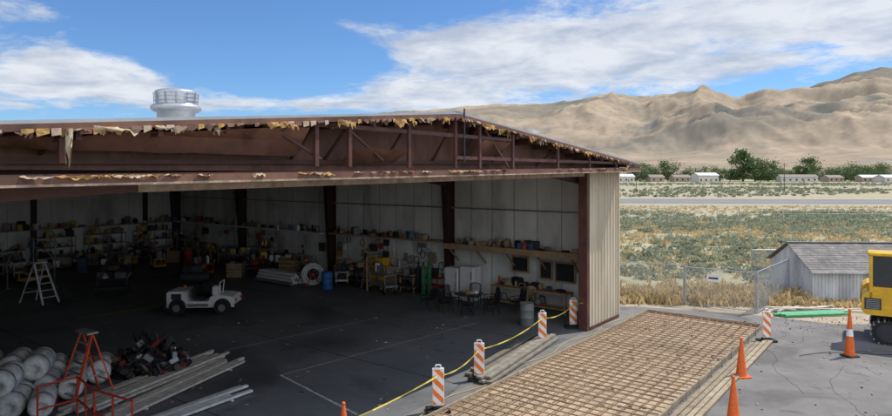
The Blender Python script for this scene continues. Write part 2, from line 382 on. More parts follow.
# ---------------------------------------------------------------- clutter inside
mblue=mat('faded_blue',(.10,.17,.30),None,5,.6); mred=mat('faded_red',(.36,.07,.05),None,5,.6); mgrey=mat('grey_plastic',(.22,.22,.22),None,5,.6); mtan=mat('tan_canvas',(.30,.24,.17),None,5,.9)
cmats=[card,card,mblue,mred,whitep,dark,dark,dark,steel,mgrey,mgrey,mtan,wood,black,black,ylinep]
def stuff(mb,x0,x1,y0,y1,z,n,hmax=.4):
    for i in range(n):
        x=random.uniform(x0,x1);y=random.uniform(y0,y1);k=random.random();h=random.uniform(.08,hmax);m=random.choice(cmats)
        if k<.45: mb.cbox((x,y,z+h/2),(random.uniform(.1,.5),random.uniform(.1,.35),h),m,.012,Matrix.Rotation(random.uniform(-.5,.5),4,'Z'))
        elif k<.7:
            r=random.uniform(.05,.14); mb.cyl((x,y,z),(x,y,z+h*.85),r,m); mb.cyl((x,y,z+h*.85),(x,y,z+h),r*.5,m)
        elif k<.85:
            mb.lathe((x,y,z),[(.001,0),(.1,0),(.17,h*.3),(.16,h*.6),(.08,h*.8),(.001,h*.85)],m,9)
        else: mb.tube([(x-.2,y,z+.02),(x-.1,y,z+h),(x+.1,y,z+h),(x+.2,y,z+.02)],.02,m)
def HW(name,a=0,b=0): return MB(name,H(a,b,0),RH)
m=HW('shelf_supplies'); stuff(m,1.4,4,.45,1.15,2.625,9,.3); stuff(m,3.6,8,.45,1.15,2.625,24,.45); stuff(m,9,16.5,.42,.95,2.705,34,.45); stuff(m,17.5,33,.42,.9,2.635,54,.45); m.done()
m=HW('back_wall_supplies'); stuff(m,D-.9,D-.6,.6,12.8,2.605,44,.55); m.done()
m=HW('hanging_tools')
for i in range(80):
    b=random.choice([random.uniform(8.9,16.5),random.uniform(17.5,33)]) ; z=random.uniform(1.1,2.35); k=random.random(); mm=random.choice(cmats)
    if k<.5: m.cbox((b,.36,z),(random.uniform(.1,.6),.06,random.uniform(.15,.6)),mm,.01)
    else: m.tube([(b+.16*math.cos(t*math.pi/6),.37,z+.2*math.sin(t*math.pi/6)) for t in range(13)],.02,mm)
m.done()
def bench(a,b,L,n):
    m=HW('workbench',a,b)
    m.box(0,L,0,.75,.86,.92,wood)
    for x in (.05,L-.05,L/2):
        for y in (.06,.69): m.box(x-.04,x+.04,y-.04,y+.04,0,.86,wood)
    m.box(.08,L-.08,.08,.67,.2,.24,wood); stuff(m,.1,L-.1,.1,.65,.925,n,.4); stuff(m,.2,L-.2,.15,.6,.245,n//2,.45)
    m.done()
bench(.45,1.8,3.8,18); bench(.45,10.2,1.8,12); bench(.45,18.0,3.2,20); bench(.45,24.2,3,18); bench(.45,28,3,18); bench(.45,14.2,1.8,10)
def rack(a,b,L,Hh,rot=0,name='storage_rack'):
    m=MB(name,H(a,b,0),RH+rot)
    for x in (0,L/2,L):
        for y in (0,.6): m.box(x-.025,x+.025,y-.025,y+.025,0,Hh,steel)
    z=.15
    while z<Hh:
        m.box(-.02,L+.02,-.02,.62,z,z+.04,wood); stuff(m,.1,L-.1,.08,.52,z+.045,int(L*5),.5); z+=.62
    m.done()
rack(.5,21.6,2.2,1.9); rack(.5,31.3,2.0,2.0)
for a in (1.0,4.2,7.4): rack(a+2.6,32.9,2.4,2.1,-math.pi/2)
rack(12.8,32.9,2.4,2.0,-math.pi/2)
for b,h in ((7.35,1.5),(6.45,1.62)):
    m=HW('refrigerator',.6,b)
    m.cbox((.4,.36,h/2+.03),(.76,.66,h),whitep,.03); m.box(.04,.76,.70,.73,.08,h*.62,whitep); m.box(.04,.76,.70,.73,h*.64,h,whitep)
    m.box(.08,.11,.73,.77,h*.3,h*.6,steel); m.box(.08,.11,.73,.77,h*.66,h*.9,steel); m.box(.03,.77,.05,.65,0,.04,dark); m.done()
for i,(a,b) in enumerate(((.9,9.4),(.95,9.75),(1.2,9.55),(.9,10.1))):
    m=HW('gas_cylinder',a,b); m.lathe((0,0,0),[(.001,0),(.12,.0),(.12,1.2),(.10,1.32),(.04,1.40),(.035,1.46),(.06,1.46),(.06,1.58),(.001,1.6)],greenp if i%2==0 else dark,14); m.done()
m=HW('flammables_cabinet',.6,12.3); m.cbox((.45,.3,.85),(.95,.5,1.5),yellow,.02); m.box(.44,.46,.55,.56,.12,1.58,dark); m.box(.36,.39,.56,.6,.7,.95,dark); m.box(.5,.53,.56,.6,.7,.95,dark); m.box(.02,.88,.1,.5,0,.1,dark); m.box(.15,.75,.553,.56,1.15,1.35,redp); m.done()
def stepladder(name,loc,rotz,h,w,m1,m2,spread=.5,steps=6):
    m=MB(name,loc,rotz)
    for sx in (-1,1):
        m.beam((sx*w*.5,-spread,0),(sx*w*.32,0,h),.08,.04,m1); m.beam((sx*w*.5,spread,0),(sx*w*.32,.04,h*.97),.055,.035,m1)
        m.beam((sx*w*.46,-spread*.62,h*.38),(sx*w*.46,spread*.62,h*.38),.012,.03,steel)
    m.cbox((0,0,h+.02),(w*.78,.3,.06),m2,.01)
    for i in range(1,steps+1):
        t=i/(steps+1); ww=w*(.5-.18*t); m.box(-ww,ww,-spread*(1-t)-.05,-spread*(1-t)+.04,h*t-.015,h*t+.015,m2)
    for t in (.25,.6): m.beam((-w*(.5-.18*t),spread*(1-t),h*t),(w*(.5-.18*t),spread*(1-t),h*t),.02,.03,m1)
    return m.done()
redor=mat('red_orange_fibreglass',(.75,.10,.03),(.6,.07,.02),5,.45)
stepladder('wooden_stepladder',(-3.9,33.2,0.02),math.radians(25),1.7,.75,wood,wood)
stepladder('red_stepladder',(-9.6,17.0,0.02),math.radians(-35),1.75,.9,redor,steel,.55)
stepladder('white_stepladder',(-18.9,29.6,0.02),math.radians(70),1.85,.8,whitep,whitep,.75,5)
m=MB('hose_reel',(-7.1,34.0,0.02),math.radians(20))
for rr in (.55,.45,.36):
    m.tube([(rr*math.cos(t*math.pi/10),0,.62+rr*math.sin(t*math.pi/10)) for t in range(21)],.035,whitep)
    m.tube([(rr*math.cos(t*math.pi/10),.3,.62+rr*math.sin(t*math.pi/10)) for t in range(21)],.03,whitep if rr>.4 else bluep)
m.cyl((0,-.1,.62),(0,.4,.62),.08,redp); 
for y in (-.1,.4): m.beam((-.4,y,0),(0,y,.62),.04,.04,redp); m.beam((.4,y,0),(0,y,.62),.04,.04,redp)
m.done()
def drum(name,x,y,mt):
    m=MB(name,(x,y,0.02)); m.lathe((0,0,0),[(.001,0),(.28,0),(.29,.02),(.28,.3),(.3,.32),(.28,.34),(.28,.6),(.3,.62),(.28,.64),(.28,.87),(.29,.89),(.26,.86),(.001,.86)],mt,20); m.done()
drum('blue_drum',-6.2,33.2,bluep); drum('grey_drum',3.2,25.2,mat('grey_drum_paint',(.22,.23,.22),None,4,.5)); drum('red_drum',-11.8,39.5,redp); drum('red_drum',-17.2,42.5,redp); drum('blue_drum',-22,38.5,mblue)
m=MB('pipe_stack',(-8.8,35.5,0.02),RH)
for r in range(4):
    for i in range(7-r): m.cyl((-1.5+random.uniform(-.2,.2),(i+r*.5)*.17,.12+r*.15),(1.5,(i+r*.5)*.17,.12+r*.15),.075,whitep if random.random()<.7 else steel,seg=10)
m.done()
def cart(name,loc,rotz,m1,L=1.5,h=.8):
    m=MB(name,loc,rotz); m.cbox((0,0,h*.45),(L,.7,.12),m1,.02); m.cbox((0,0,h),(L*.9,.66,.05),m1,.01)
    for sx in (-1,1):
        for sy in (-1,1):
            m.box(sx*L*.43-.02,sx*L*.43+.02,sy*.3-.02,sy*.3+.02,.2,h,m1); m.cyl((sx*L*.4,sy*.3-.04,.12),(sx*L*.4,sy*.3+.04,.12),.12,black)
    m.tube([(L*.45,-.3,h),(L*.55,-.3,h+.25),(L*.55,.3,h+.25),(L*.45,.3,h)],.02,steel)
    stuff(m,-L*.4,L*.4,-.25,.25,h+.03,9,.45); m.done()
cart('tool_cart',(-16.5,31.5,.02),.3,dark); cart('tool_cart',(-14,36.5,.02),1.0,redp,1.2); cart('tool_cart',(-4.8,34.2,.02),2.2,dark); cart('tool_cart',(-1.9,32.4,.02),2.4,dark,1.2)
cart('tool_cart',(-11.5,38.5,.02),.5,dark); cart('welding_cart',(-.6,31.9,.02),2.5,redp,1.0); cart('tool_cart',(-19,36.5,.02),.2,dark,2.0)
for i,(x,y) in enumerate(((-10.5,39.2),(-13.5,41.5),(-16,43.5),(-20.5,41),(-23,40),(-24.5,36.5),(-18,39.8),(-21.5,44.3),(-5.6,34.6),(-3.2,32.2),(-22.5,34.8),(-12.8,39.6))): cart('equipment_cart',(x,y,.02),random.uniform(0,3),random.choice([dark,dark,mblue,yellow,steel]),random.uniform(1.1,2.2),random.uniform(.6,1.0))
def crate(x,y,r,s=.8):
    m=MB('wooden_crate',(x,y,.02),r)
    for k in range(4):
        for sx in (-1,1): m.box(sx*s*.5-.012,sx*s*.5+.012,-s*.5,s*.5,.1+k*s*.22,.1+k*s*.22+s*.18,wood); m.box(-s*.5+.014,s*.5-.014,sx*s*.5-.012,sx*s*.5+.012,.1+k*s*.22,.1+k*s*.22+s*.18,wood)
    for sx in (-1,1): m.box(-s*.5,s*.5,sx*s*.4-.05,sx*s*.4+.05,0,.09,wood)
    stuff(m,-s*.3,s*.3,-s*.3,s*.3,.5,5,.5); m.done()
for x,y in ((-12.3,37.2),(-15.2,38.6),(-18.6,43.2),(-23.5,42.2),(-9.2,37.6),(-2.8,33.6),(-20.2,38.2)): crate(x,y,random.uniform(0,1.5),random.uniform(.7,1.1))
m=MB('air_compressor',(-13.2,33.5,.02),.3)
m.cyl((-.7,0,.55),(.7,0,.55),.28,dark,seg=18); m.cbox((.1,0,1.0),(.5,.3,.35),dark,.03); m.cyl((-.4,-.2,.98),(-.4,.2,.98),.2,black)
for x in (-.5,.5): m.cyl((x,-.35,.16),(x,-.28,.16),.16,black); m.cyl((x,.28,.16),(x,.35,.16),.16,black)
m.box(-.55,.55,-.28,.28,.14,.2,dark); m.done()
m=MB('wheel_hoop_stand',(-21.5,33,.02),.2)
m.tube([(1.1*math.cos(t*math.pi/14),0,1.2+1.0*math.sin(t*math.pi/14)) for t in range(15)],.03,steel)
for sx in (-1,1): m.beam((sx*1.1,0,1.2),(sx*1.1,0,0),.05,.05,steel); m.beam((sx*1.1,-.4,.03),(sx*1.1,.4,.03),.05,.05,steel)
m.done()

m=MB('patio_table',(1.0,27.9,.02))
m.lathe((0,0,0),[(.001,.72),(.62,.72),(.64,.735),(.62,.75),(.001,.75)],dark,26,False); m.cyl((0,0,.05),(0,0,.72),.035,dark); 
for k in range(4):
    c,s_=math.cos(k*math.pi/2+.4),math.sin(k*math.pi/2+.4); m.beam((0,0,.12),(c*.4,s_*.4,.02),.05,.03,dark)
stuff(m,-.35,.35,-.3,.3,.752,4,.15); m.done()
chm=mat('chair_black',(.02,.02,.022),None,6,.5)
def chair(x,y,r):
    m=MB('patio_chair',(x,y,.02),r)
    m.cbox((0,0,.43),(.5,.48,.035),chm,.012)
    for sx in (-1,1):
        m.tube([(sx*.25,.24,0),(sx*.25,.22,.45),(sx*.26,.24,.62),(sx*.26,-.2,.64),(sx*.25,-.25,.44)],.02,chm)
        m.tube([(sx*.25,-.24,0),(sx*.25,-.24,.44),(sx*.24,-.32,.92)],.02,chm)
    m.tube([(-.24,-.32,.92),(-.1,-.33,.98),(.1,-.33,.98),(.24,-.32,.92)],.02,chm)
    for i in range(6): 
        xx=-.19+i*.076; m.beam((xx,-.25,.45),(xx,-.33,.94),.04,.01,chm)
    m.done()
for ang,rr in ((10,1.0),(75,1.05),(140,1.0),(205,1.1),(265,1.0),(325,1.15)):
    t=math.radians(ang); chair(1.0+rr*math.cos(t),27.9+rr*math.sin(t),t+math.pi/2)
chair(-.8,28.2,1.0); chair(3.1,27.6,2.0)

m=MB('aircraft_tug',(-10.45,27.6,.02),math.radians(3)); m.M=Matrix.Scale(.94,4)
body=[(-1.5,.32),(-1.5,.98),(-1.42,1.06),(-.75,1.06),(-.68,1.0),(-.62,.62),(.35,.60),(.42,.78),(.6,.88),(1.05,.86),(1.42,.80),(1.5,.72),(1.52,.34)]
m.prism(body,-.62,.62,whitep)
m.box(-1.58,-1.5,-.66,.66,.3,.5,dark); m.box(1.52,1.6,-.66,.66,.3,.48,dark)
for x in (-1.02,.98):
    for y in (-.66,.66):
        s_=1 if y>0 else -1
        m.cyl((x,y-.10*s_,.33),(x,y+.10*s_,.33),.33,black,seg=22); m.cyl((x,y+.10*s_,.33),(x,y+.115*s_,.33),.16,mgrey,seg=16)
        m.cyl((x,y-.05*s_,.36),(x,y-.03*s_,.36),.38,dark,seg=22)
m.cbox((-.1,0,.72),(.5,1.0,.16),black,.03); m.cbox((-.36,0,.98),(.12,1.0,.42),black,.03)
m.cbox((.62,-.32,1.06),(.3,.45,.42),whitep,.05)
m.tube([(.45,-.1,.8),(.28,-.1,1.15)],.025,dark)
m.tube([(.26+.06*math.cos(t*math.pi/6),-.1+.19*math.sin(t*math.pi/6),1.15+.17*math.cos(t*math.pi/6)) for t in range(13)],.015,dark)
m.tube([(.78,-.55,.85),(.85,-.55,1.45),(.85,.1,1.45),(.78,.1,.85)],.022,whitep)
for y in (-.4,.4): m.cyl((-1.52,y,.8),(-1.49,y,.8),.09,glass); m.cyl((1.5,y,.62),(1.54,y,.62),.08,redp)
m.box(-1.52,-1.505,-.3,.3,.58,.95,dark); m.box(-1.3,-.85,-.631,-.622,.7,.95,dark); m.box(-.6,.35,-.626,-.621,.36,.5,steel)
m.cyl((-1.0,.3,1.06),(-1.0,.3,1.2),.06,orange)
m.box(1.5,1.75,-.06,.06,.38,.44,dark); m.done()

for row in range(3):
    for i in range(5):
        for lay in range(2 if row<2 else 1):
            if lay==1 and i>=3: continue
            x=-12.7+i*.66+lay*.33+random.uniform(-.05,.05); y=15.9+row*1.35; z=.33+lay*.52
            m=MB('insulation_roll',(x,y,z+.02),math.radians(25+random.uniform(-8,8)))
            L_=1.25; r=random.uniform(.27,.32)
            prof=[(.001,-L_/2+.05),(.10,-L_/2+.06),(.12,-L_/2),(r*.8,-L_/2),(r,-L_/2+.06)]+[(r*(1+.05*math.sin(j*2.1)),-L_/2+.06+(L_-.12)*j/8) for j in range(1,8)]+[(r,L_/2-.06),(r*.8,L_/2),(.12,L_/2),(.1,L_/2-.06),(.001,L_/2-.05)]
            m.M=Matrix.Rotation(math.pi/2,4,'X'); m.lathe((0,0,0),prof,plastic_w,20)
            for zz in (-.3,.3): m.lathe((0,0,zz),[(r*1.06,-.02),(r*1.07,0),(r*1.06,.02)],dark,20)
            m.done()
m=MB('debris_pile',(-8.9,19.2,.02))
dm=[mat('black_plastic',(.02,.02,.022),None,6,.35,bump=.5),dark,mat('old_red_cloth',(.22,.03,.025),None,5,.9),mat('old_brown_cloth',(.15,.1,.07),None,5,.9),steel]
for i in range(260):
    r=random.random()**.5; t=random.uniform(0,6.28); x=r*1.1*math.cos(t);y=r*.9*math.sin(t);z=random.uniform(.02,1.2)*(1-r*.75)
    rot=Matrix.Rotation(random.uniform(-1,1),4,'X')@Matrix.Rotation(random.uniform(-1,1),4,'Y')@Matrix.Rotation(random.uniform(0,3),4,'Z')
    m.cbox((x,y,z+.05),(random.uniform(.1,.45),random.uniform(.1,.3),random.uniform(.02,.18)),random.choice([dm[0]]*6+[dm[1],dm[2],dm[3],dm[4]]),.02,rot)
for i in range(35):
    m.tube([(random.uniform(-.9,.9),random.uniform(-.7,.7),random.uniform(.1,.6)),(random.uniform(-.5,.5),random.uniform(-.5,.5),random.uniform(.6,1.25)),(random.uniform(-.9,.9),random.uniform(-.7,.7),random.uniform(.1,.8))],.015,dm[0])
m.done()
def lumber(name,p0,p1,n,lay,wd,mt):
    m=MB(name); p0=Vector(p0);p1=Vector(p1);d=(p1-p0).normalized();nn=Vector((-d.y,d.x,0))
    for l in range(lay):
        for i in range(n-l):
            o=nn*((i-(n-l)/2)*wd*1.25+random.uniform(-.03,.03)); e0=random.uniform(-.5,.3);e1=random.uniform(-.3,.5);j=nn*random.uniform(-.12,.12)
            z=.06+l*.09+random.uniform(0,.012)
            m.beam(tuple(p0+o+d*e0+Vector((0,0,z))),tuple(p1+o+j+d*e1+Vector((0,0,z))),wd,.06,mt)
    for t in (.15,.85): 
        q=p0.lerp(p1,t); m.beam(tuple(q-nn*n*wd*.7+Vector((0,0,.015))),tuple(q+nn*n*wd*.7+Vector((0,0,.015))),.08,.03,greywood)
    return m.done()
lumber('lumber_stack',(-9.3,16.0,.02),(-7.6,20.6,.02),7,2,.11,greywood)
lumber('lumber_stack',(-8.2,15.6,.02),(-6.7,20.2,.02),5,1,.12,greywood)
purl=mat('old_purlin',(.72,.72,.68),(.45,.45,.42),4,.5,metal=.1,island=.2)
lumber('purlin_stack',(-7.2,15.0,.02),(-5.7,17.3,.02),5,1,.11,purl)
lumber('purlin_stack',(.9,18.6,.02),(3.5,23.2,.02),5,2,.18,mat('dark_lumber',(.24,.22,.18),(.13,.12,.10),4,.8,island=.3))
m=MB('red_guard_rail',(0,0,0))
P=[(-9.3,14.5),(-8.8,15.2),(-7.9,14.3),(-6.7,13.6)]
for zz in (1.15,.62): m.tube([(x,y,zz) for x,y in P],.024,redp,8)
for i,(x,y) in enumerate(P+[(-8.35,14.75),(-7.3,13.95)]): m.cyl((x,y,.02),(x,y,1.17),.024,redp,seg=8)
m.done()
m=MB('floor_marking')
def line(p0,p1,w,mt,z=.026):
    p0=Vector((*p0,z));p1=Vector((*p1,z));d=(p1-p0).normalized();n=Vector((-d.y,d.x,0))*w/2
    m.add([p0-n,p0+n,p1+n,p1-n],[(0,1,2,3)],mt)
line((-4.9,18.9),(-2.2,15.8),.08,linep); line((-15.2,26.2),(-12.9,29),.12,ylinep)
for aa in (5.5,11,16.5,22):
    q0=H(aa,.2);q1=H(aa,33); m.add([(q0.x-.012,q0.y-.012,.024),(q0.x+.012,q0.y+.012,.024),(q1.x+.012,q1.y+.012,.024),(q1.x-.012,q1.y-.012,.024)],[(0,1,2,3)],crackm)
line((-7.5,21.5),(-2.8,26.5),.05,linep); line((-4.9,18.9),(1.2,25.5),.04,linep,.0275); line((-15,17),(-11,21.3),.05,linep); m.done()
m=MB('floor_debris')
for i in range(160):
    x=random.uniform(-14,2); y=random.uniform(16,33)
    d=Vector((x-CX,y-CY,0)); bb=-.796*d.x+.605*d.y
    if bb<.5: continue
    m.cbox((x,y,.03),(random.uniform(.03,.12),random.uniform(.03,.1),.012),random.choice([mtan,linep,dark,dark,wood]),0,Matrix.Rotation(random.random()*3,4,'Z'))
m.done()

# ---------------------------------------------------------------- rebar pad
def PN(n,t,z): return Vector((CX+.796*n-.605*t, CY-.605*n-.796*t, z))
padm=mat('pad_base',(.48,.385,.275),(.34,.26,.18),2.2,.95,bump=.6,bscale=14,detail=10); stains(padm,.5,.48,.66,.72)
reb=mat('rusty_rebar',(.37,.25,.165),(.23,.145,.09),5,.85,island=.25)
m=MB('pad_base_gravel'); q=[PN(.75,-1.5,.015),PN(5.2,-1.5,.015),PN(5.2,24,.015),PN(.75,24,.015)]; m.add(q,[(0,1,2,3)],padm); m.done()
m=MB('rebar_grid')
def wob(p,amt=.02): return p+Vector((random.uniform(-amt,amt),random.uniform(-amt,amt),random.uniform(-.012,.012)))
n=.85
while n<5.15:
    t=-1.4; q=wob(PN(n,t,.10))
    while t<23.9:
        t+=2.5; q2=wob(PN(n+random.uniform(-.02,.02),min(t,23.9),.10)); m.beam(q,q2,.026,.026,reb); q=q2
    n+=.31
t=-1.35
while t<23.9:
    n=.8; q=wob(PN(n,t,.127))
    while n<5.1:
        n+=1.45; q2=wob(PN(min(n,5.15),t,.127)); m.beam(q,q2,.026,.026,reb); q=q2
    t+=.31+random.uniform(-.02,.02)
for i in range(160):
    c=PN(random.uniform(.9,5.1),random.uniform(-1.3,23),.05); m.cbox(tuple(c),(.07,.07,.06),dirtm)
m.done()
m=MB('form_boards')
fw=mat('form_wood',(.36,.30,.21),(.2,.16,.11),4,.85,island=.2)
for n0,h in ((.72,.14),(5.24,.16)):
    t=-1.5
    while t<24: m.beam(PN(n0,t,h/2+.012),PN(n0+random.uniform(-.02,.02),min(t+3.6,24),h/2+.012),.04,h,fw); t+=3.62
m.beam(PN(.7,-1.53,.08),PN(5.25,-1.53,.08),.04,.14,fw)
for i in range(4): m.beam(PN(5.45+i*.16,.8+random.uniform(-.3,.3),.05+random.uniform(0,.03)),PN(5.4+i*.17,14,.05),.13,.045,fw)
t=0
while t<24: m.cyl(PN(5.31,t,.0),PN(5.31,t,.3),.015,steel,seg=6); t+=1.2
m.done()
m=MB('rope_line')
pts=[PN(.3+.15*math.sin(i*.9),i*.5-1,.03) for i in range(44)]; m.tube(pts,.012,mat('rope',(.5,.4,.2),None,5,.9),5); m.done()
m=MB('power_cable')
pts=[(11.6+i*.25,20.9+.25*math.sin(i*.35)+.03*i,.03) for i in range(26)]; m.tube(pts,.01,black,5); m.done()

# ---------------------------------------------------------------- barricades, cones, tape
sm=bpy.data.materials.new('barricade_stripes'); sm.use_nodes=True; nt=sm.node_tree; N=nt.nodes;L=nt.links
tc=N.new('ShaderNodeTexCoord'); sp=N.new('ShaderNodeSeparateXYZ'); L.new(tc.outputs['Object'],sp.inputs[0])
ad=N.new('ShaderNodeMath');ad.operation='ADD';L.new(sp.outputs['X'],ad.inputs[0]);L.new(sp.outputs['Z'],ad.inputs[1])
ml=N.new('ShaderNodeMath');ml.operation='MULTIPLY';ml.inputs[1].default_value=3.2;L.new(ad.outputs[0],ml.inputs[0])
fr=N.new('ShaderNodeMath');fr.operation='FRACT';L.new(ml.outputs[0],fr.inputs[0])
gt=N.new('ShaderNodeMath');gt.operation='GREATER_THAN';gt.inputs[1].default_value=.5;L.new(fr.outputs[0],gt.inputs[0])
mx=N.new('ShaderNodeMixRGB');mx.inputs['Color1'].default_value=(.85,.2,.03,1);mx.inputs['Color2'].default_value=(.8,.8,.78,1);L.new(gt.outputs[0],mx.inputs['Fac']);L.new(mx.outputs[0],N['Principled BSDF'].inputs['Base Color']);N['Principled BSDF'].inputs['Roughness'].default_value=.5
stains(sm,5,.52,.7,.7)
def barricade(x,y,r):
    m=MB('vertical_panel_barricade',(x,y,.01),r)
    m.cbox((0,0,.04),(.62,.42,.08),black,.03); m.cbox((0,0,.11),(.3,.2,.06),black,.02)
    m.cbox((0,0,.62),(.30,.06,.96),whitep,.02)
    m.box(-.14,.14,-.036,-.031,.18,1.06,sm); m.box(-.14,.14,.031,.036,.18,1.06,sm)
    m.tube([(-.07,0,1.08),(-.06,0,1.17),(.06,0,1.17),(.07,0,1.08)],.018,whitep,8)
    m.done()
BP=[(-3.6,11.5),(-.2,16.06),(.96,18.46),(3.4,22.5),(4.94,24.75)]
for (x,y),r in zip(BP,(.2,.1,-.1,.15,.05)): barricade(x,y,r)
barricade(11.45,22.75,.1)
def cone(x,y,h,r0=.2,name='traffic_cone'):
    m=MB(name,(x,y,.01),random.random()); m.cbox((0,0,.025),(r0*2.1,r0*2.1,.05),black if h>1.2 else orange,.015)
    def r(z): return r0*.8*(1-z/h)+.035*(z/h)
    zs=[.05,h*.45,h*.45,h*.6,h*.6,h*.72,h*.72,h*.84,h*.84,h]
    mm=[orange,None,whitep if h>1.2 else orange,None,orange,None,orange,None,orange]
    for i in range(0,9,2): m.lathe((0,0,0),[(r(zs[i]),zs[i]),(r(zs[i+1]),zs[i+1])],mm[i],20)
    m.lathe((0,0,0),[(.035,h),(.05,h+.02),(.03,h+.06),(.001,h+.06)],orange,14); m.done()
cone(13.25,20.9,1.5,.2); cone(8.72,18.8,1.1,.2); cone(6.95,15.4,1.05,.2); cone(-2.35,14.6,.7,.18)
m=MB('caution_tape'); tapm=mat('caution_tape_yellow',(.8,.66,.12),(.55,.45,.1),9,.5)
zz=.92; prev=None
for (a,b) in zip(BP[:-1],BP[1:]):
    for i in range(13):
        t=i/12; p_=Vector((a[0]+(b[0]-a[0])*t,a[1]+(b[1]-a[1])*t-.05,zz-.16*4*t*(1-t)))
        if prev is not None and (p_-prev).length>.01: m.beam(prev,p_,.003,.035,tapm,up=(0,.6*math.sin(i*1.7),1))
        prev=p_
m.beam(prev,Vector((5.2,24.2,1.1)),.003,.035,tapm); m.done()

# ---------------------------------------------------------------- fence
def chain(name,p0,p1,h=1.8,sign=False):
    m=MB(name); p0=Vector((*p0,0));p1=Vector((*p1,0)); L_=(p1-p0).length; d=(p1-p0)/L_
    n=max(1,round(L_/2.6))
    for i in range(n+1):
        q=p0+d*L_*i/n; m.cyl(q,q+Vector((0,0,h+.05)),.035,galv,seg=8)
    for z in (h,.08): m.cyl(p0+Vector((0,0,z)),p1+Vector((0,0,z)),.022,galv,seg=6)
    sp_=.13; s=-h
    while s<L_:
        for sg in (1,-1):
            a0=s; z0,z1=(.05,h) if sg==1 else (h,.05)
            t0=max(0,-a0/h); t1=min(1,(L_-a0)/h)
            if t1>t0:
                m.beam(p0+d*(a0+h*t0)+Vector((0,0,z0+(z1-z0)*t0)),p0+d*(a0+h*t1)+Vector((0,0,z0+(z1-z0)*t1)),.008,.008,galv)
        s+=sp_
    if sign: 
        c=p0+d*1.2+Vector((0,-.05,1.35)); m.beam(c-d*.28,c+d*.28,.01,.32,whitep); m.beam(c-d*.2-Vector((0,.008,0)),c+d*.2-Vector((0,.008,0)),.004,.08,dark)
    m.done()
chain('chain_link_fence',(7.9,31.0),(10.9,29.2)); chain('chain_link_gate',(10.95,29.15),(13.3,27.4),1.75,True)
chain('chain_link_fence',(13.35,27.3),(16.9,31.4)); chain('chain_link_fence',(16.9,35.2),(32,35.6))
m=MB('wire_fence')
for i in range(60):
    x=5+i*3.0; y=92-.07*x+random.uniform(-.3,.3); m.cyl((x,y,0),(x,y,1.3+random.uniform(-.1,.1)),.06,greywood,seg=6)
for z in (.5,.85,1.2): m.cyl((5,92-.35,z),(182,92-12.7,z),.01,steel,seg=4)
m.done()

# ---------------------------------------------------------------- shed
sh=empty('metal_shed',(17.2,29.9,0),math.radians(-3))
corr=mat('weathered_white_metal',(.66,.68,.70),(.44,.46,.48),1.6,.5,stretch=(1,1,.3)); stains(corr,1.2,.5,.68,.75,(1,1,.3))
shing=mat('grey_shingles',(.27,.25,.235),(.14,.13,.125),2.5,.95,bump=.4,bscale=14,island=.15)
Lx,Dy,he,hr=7.2,4.2,1.5,2.55
p=MB('walls',parent=sh)
def rw(axis,fix,u0,u1,zf,sg):
    ribwall(p,axis,fix,u0,u1,0,zf,.16,.03,corr,sg)
rw('x',0,0,Lx,lambda u:he,-1); rw('x',Dy,0,Lx,lambda u:he,1)
gz=lambda u:he+(hr-he)*(1-abs(u-Dy/2)/(Dy/2))-.03
rw('y',0,0,Dy,gz,-1); rw('y',Lx,0,Dy,gz,1); p.done()
p=MB('roof',parent=sh)
for y0,y1 in ((-.3,Dy/2),(Dy+.3,Dy/2)):
    zz0=he-.07; nrow=13
    for r in range(nrow):
        f0,f1=r/nrow,(r+1)/nrow
        ya,yb=y0+(y1-y0)*f0,y0+(y1-y0)*f1; za,zb=zz0+(hr-zz0)*f0,zz0+(hr-zz0)*f1
        x=-.2
        while x<Lx+.19:
            x2=min(x+random.uniform(.4,.9),Lx+.2); dz=random.uniform(-.004,.006)
            p.hexa([(x,ya,za),(x2-.01,ya,za),(x2-.01,yb,zb-.01),(x,yb,zb-.01),(x,ya,za+.03+dz),(x2-.01,ya,za+.03+dz),(x2-.01,yb,zb+.015),(x,yb,zb+.015)],shing); x=x2
p.beam((-.2,Dy/2,hr+.04),(Lx+.2,Dy/2,hr+.04),.25,.03,shing)
p.box(-.2,Lx+.2,-.33,-.302,he-.12,he-.02,corr)
p.done()
p=MB('door',parent=sh); p.box(4.2,5.1,-.06,-.035,.02,1.45,corr); p.box(4.95,5.0,-.09,-.06,.7,.8,dark); p.done()

m=MB('green_pipes')
for i in range(4): m.cyl((13.9+random.uniform(-.2,.3),26.5+i*.13,.09+.02*(i%2)),(16.9+random.uniform(-.2,.2),26.9+i*.16,.1),.06,mat('green_pipe',(.08,.42,.2),(.05,.3,.14),3,.5),seg=10)
m.done()
m=MB('plank_pile')
for i in range(20): 
    x=random.uniform(13.9,16.5); m.beam((x,27.6+random.uniform(-.3,.6),.05+.03*(i%4)),(x+random.uniform(1,2.4),27.7+random.uniform(-.3,.7),.08+.03*(i%4)),.12,.03,greywood)
m.done()

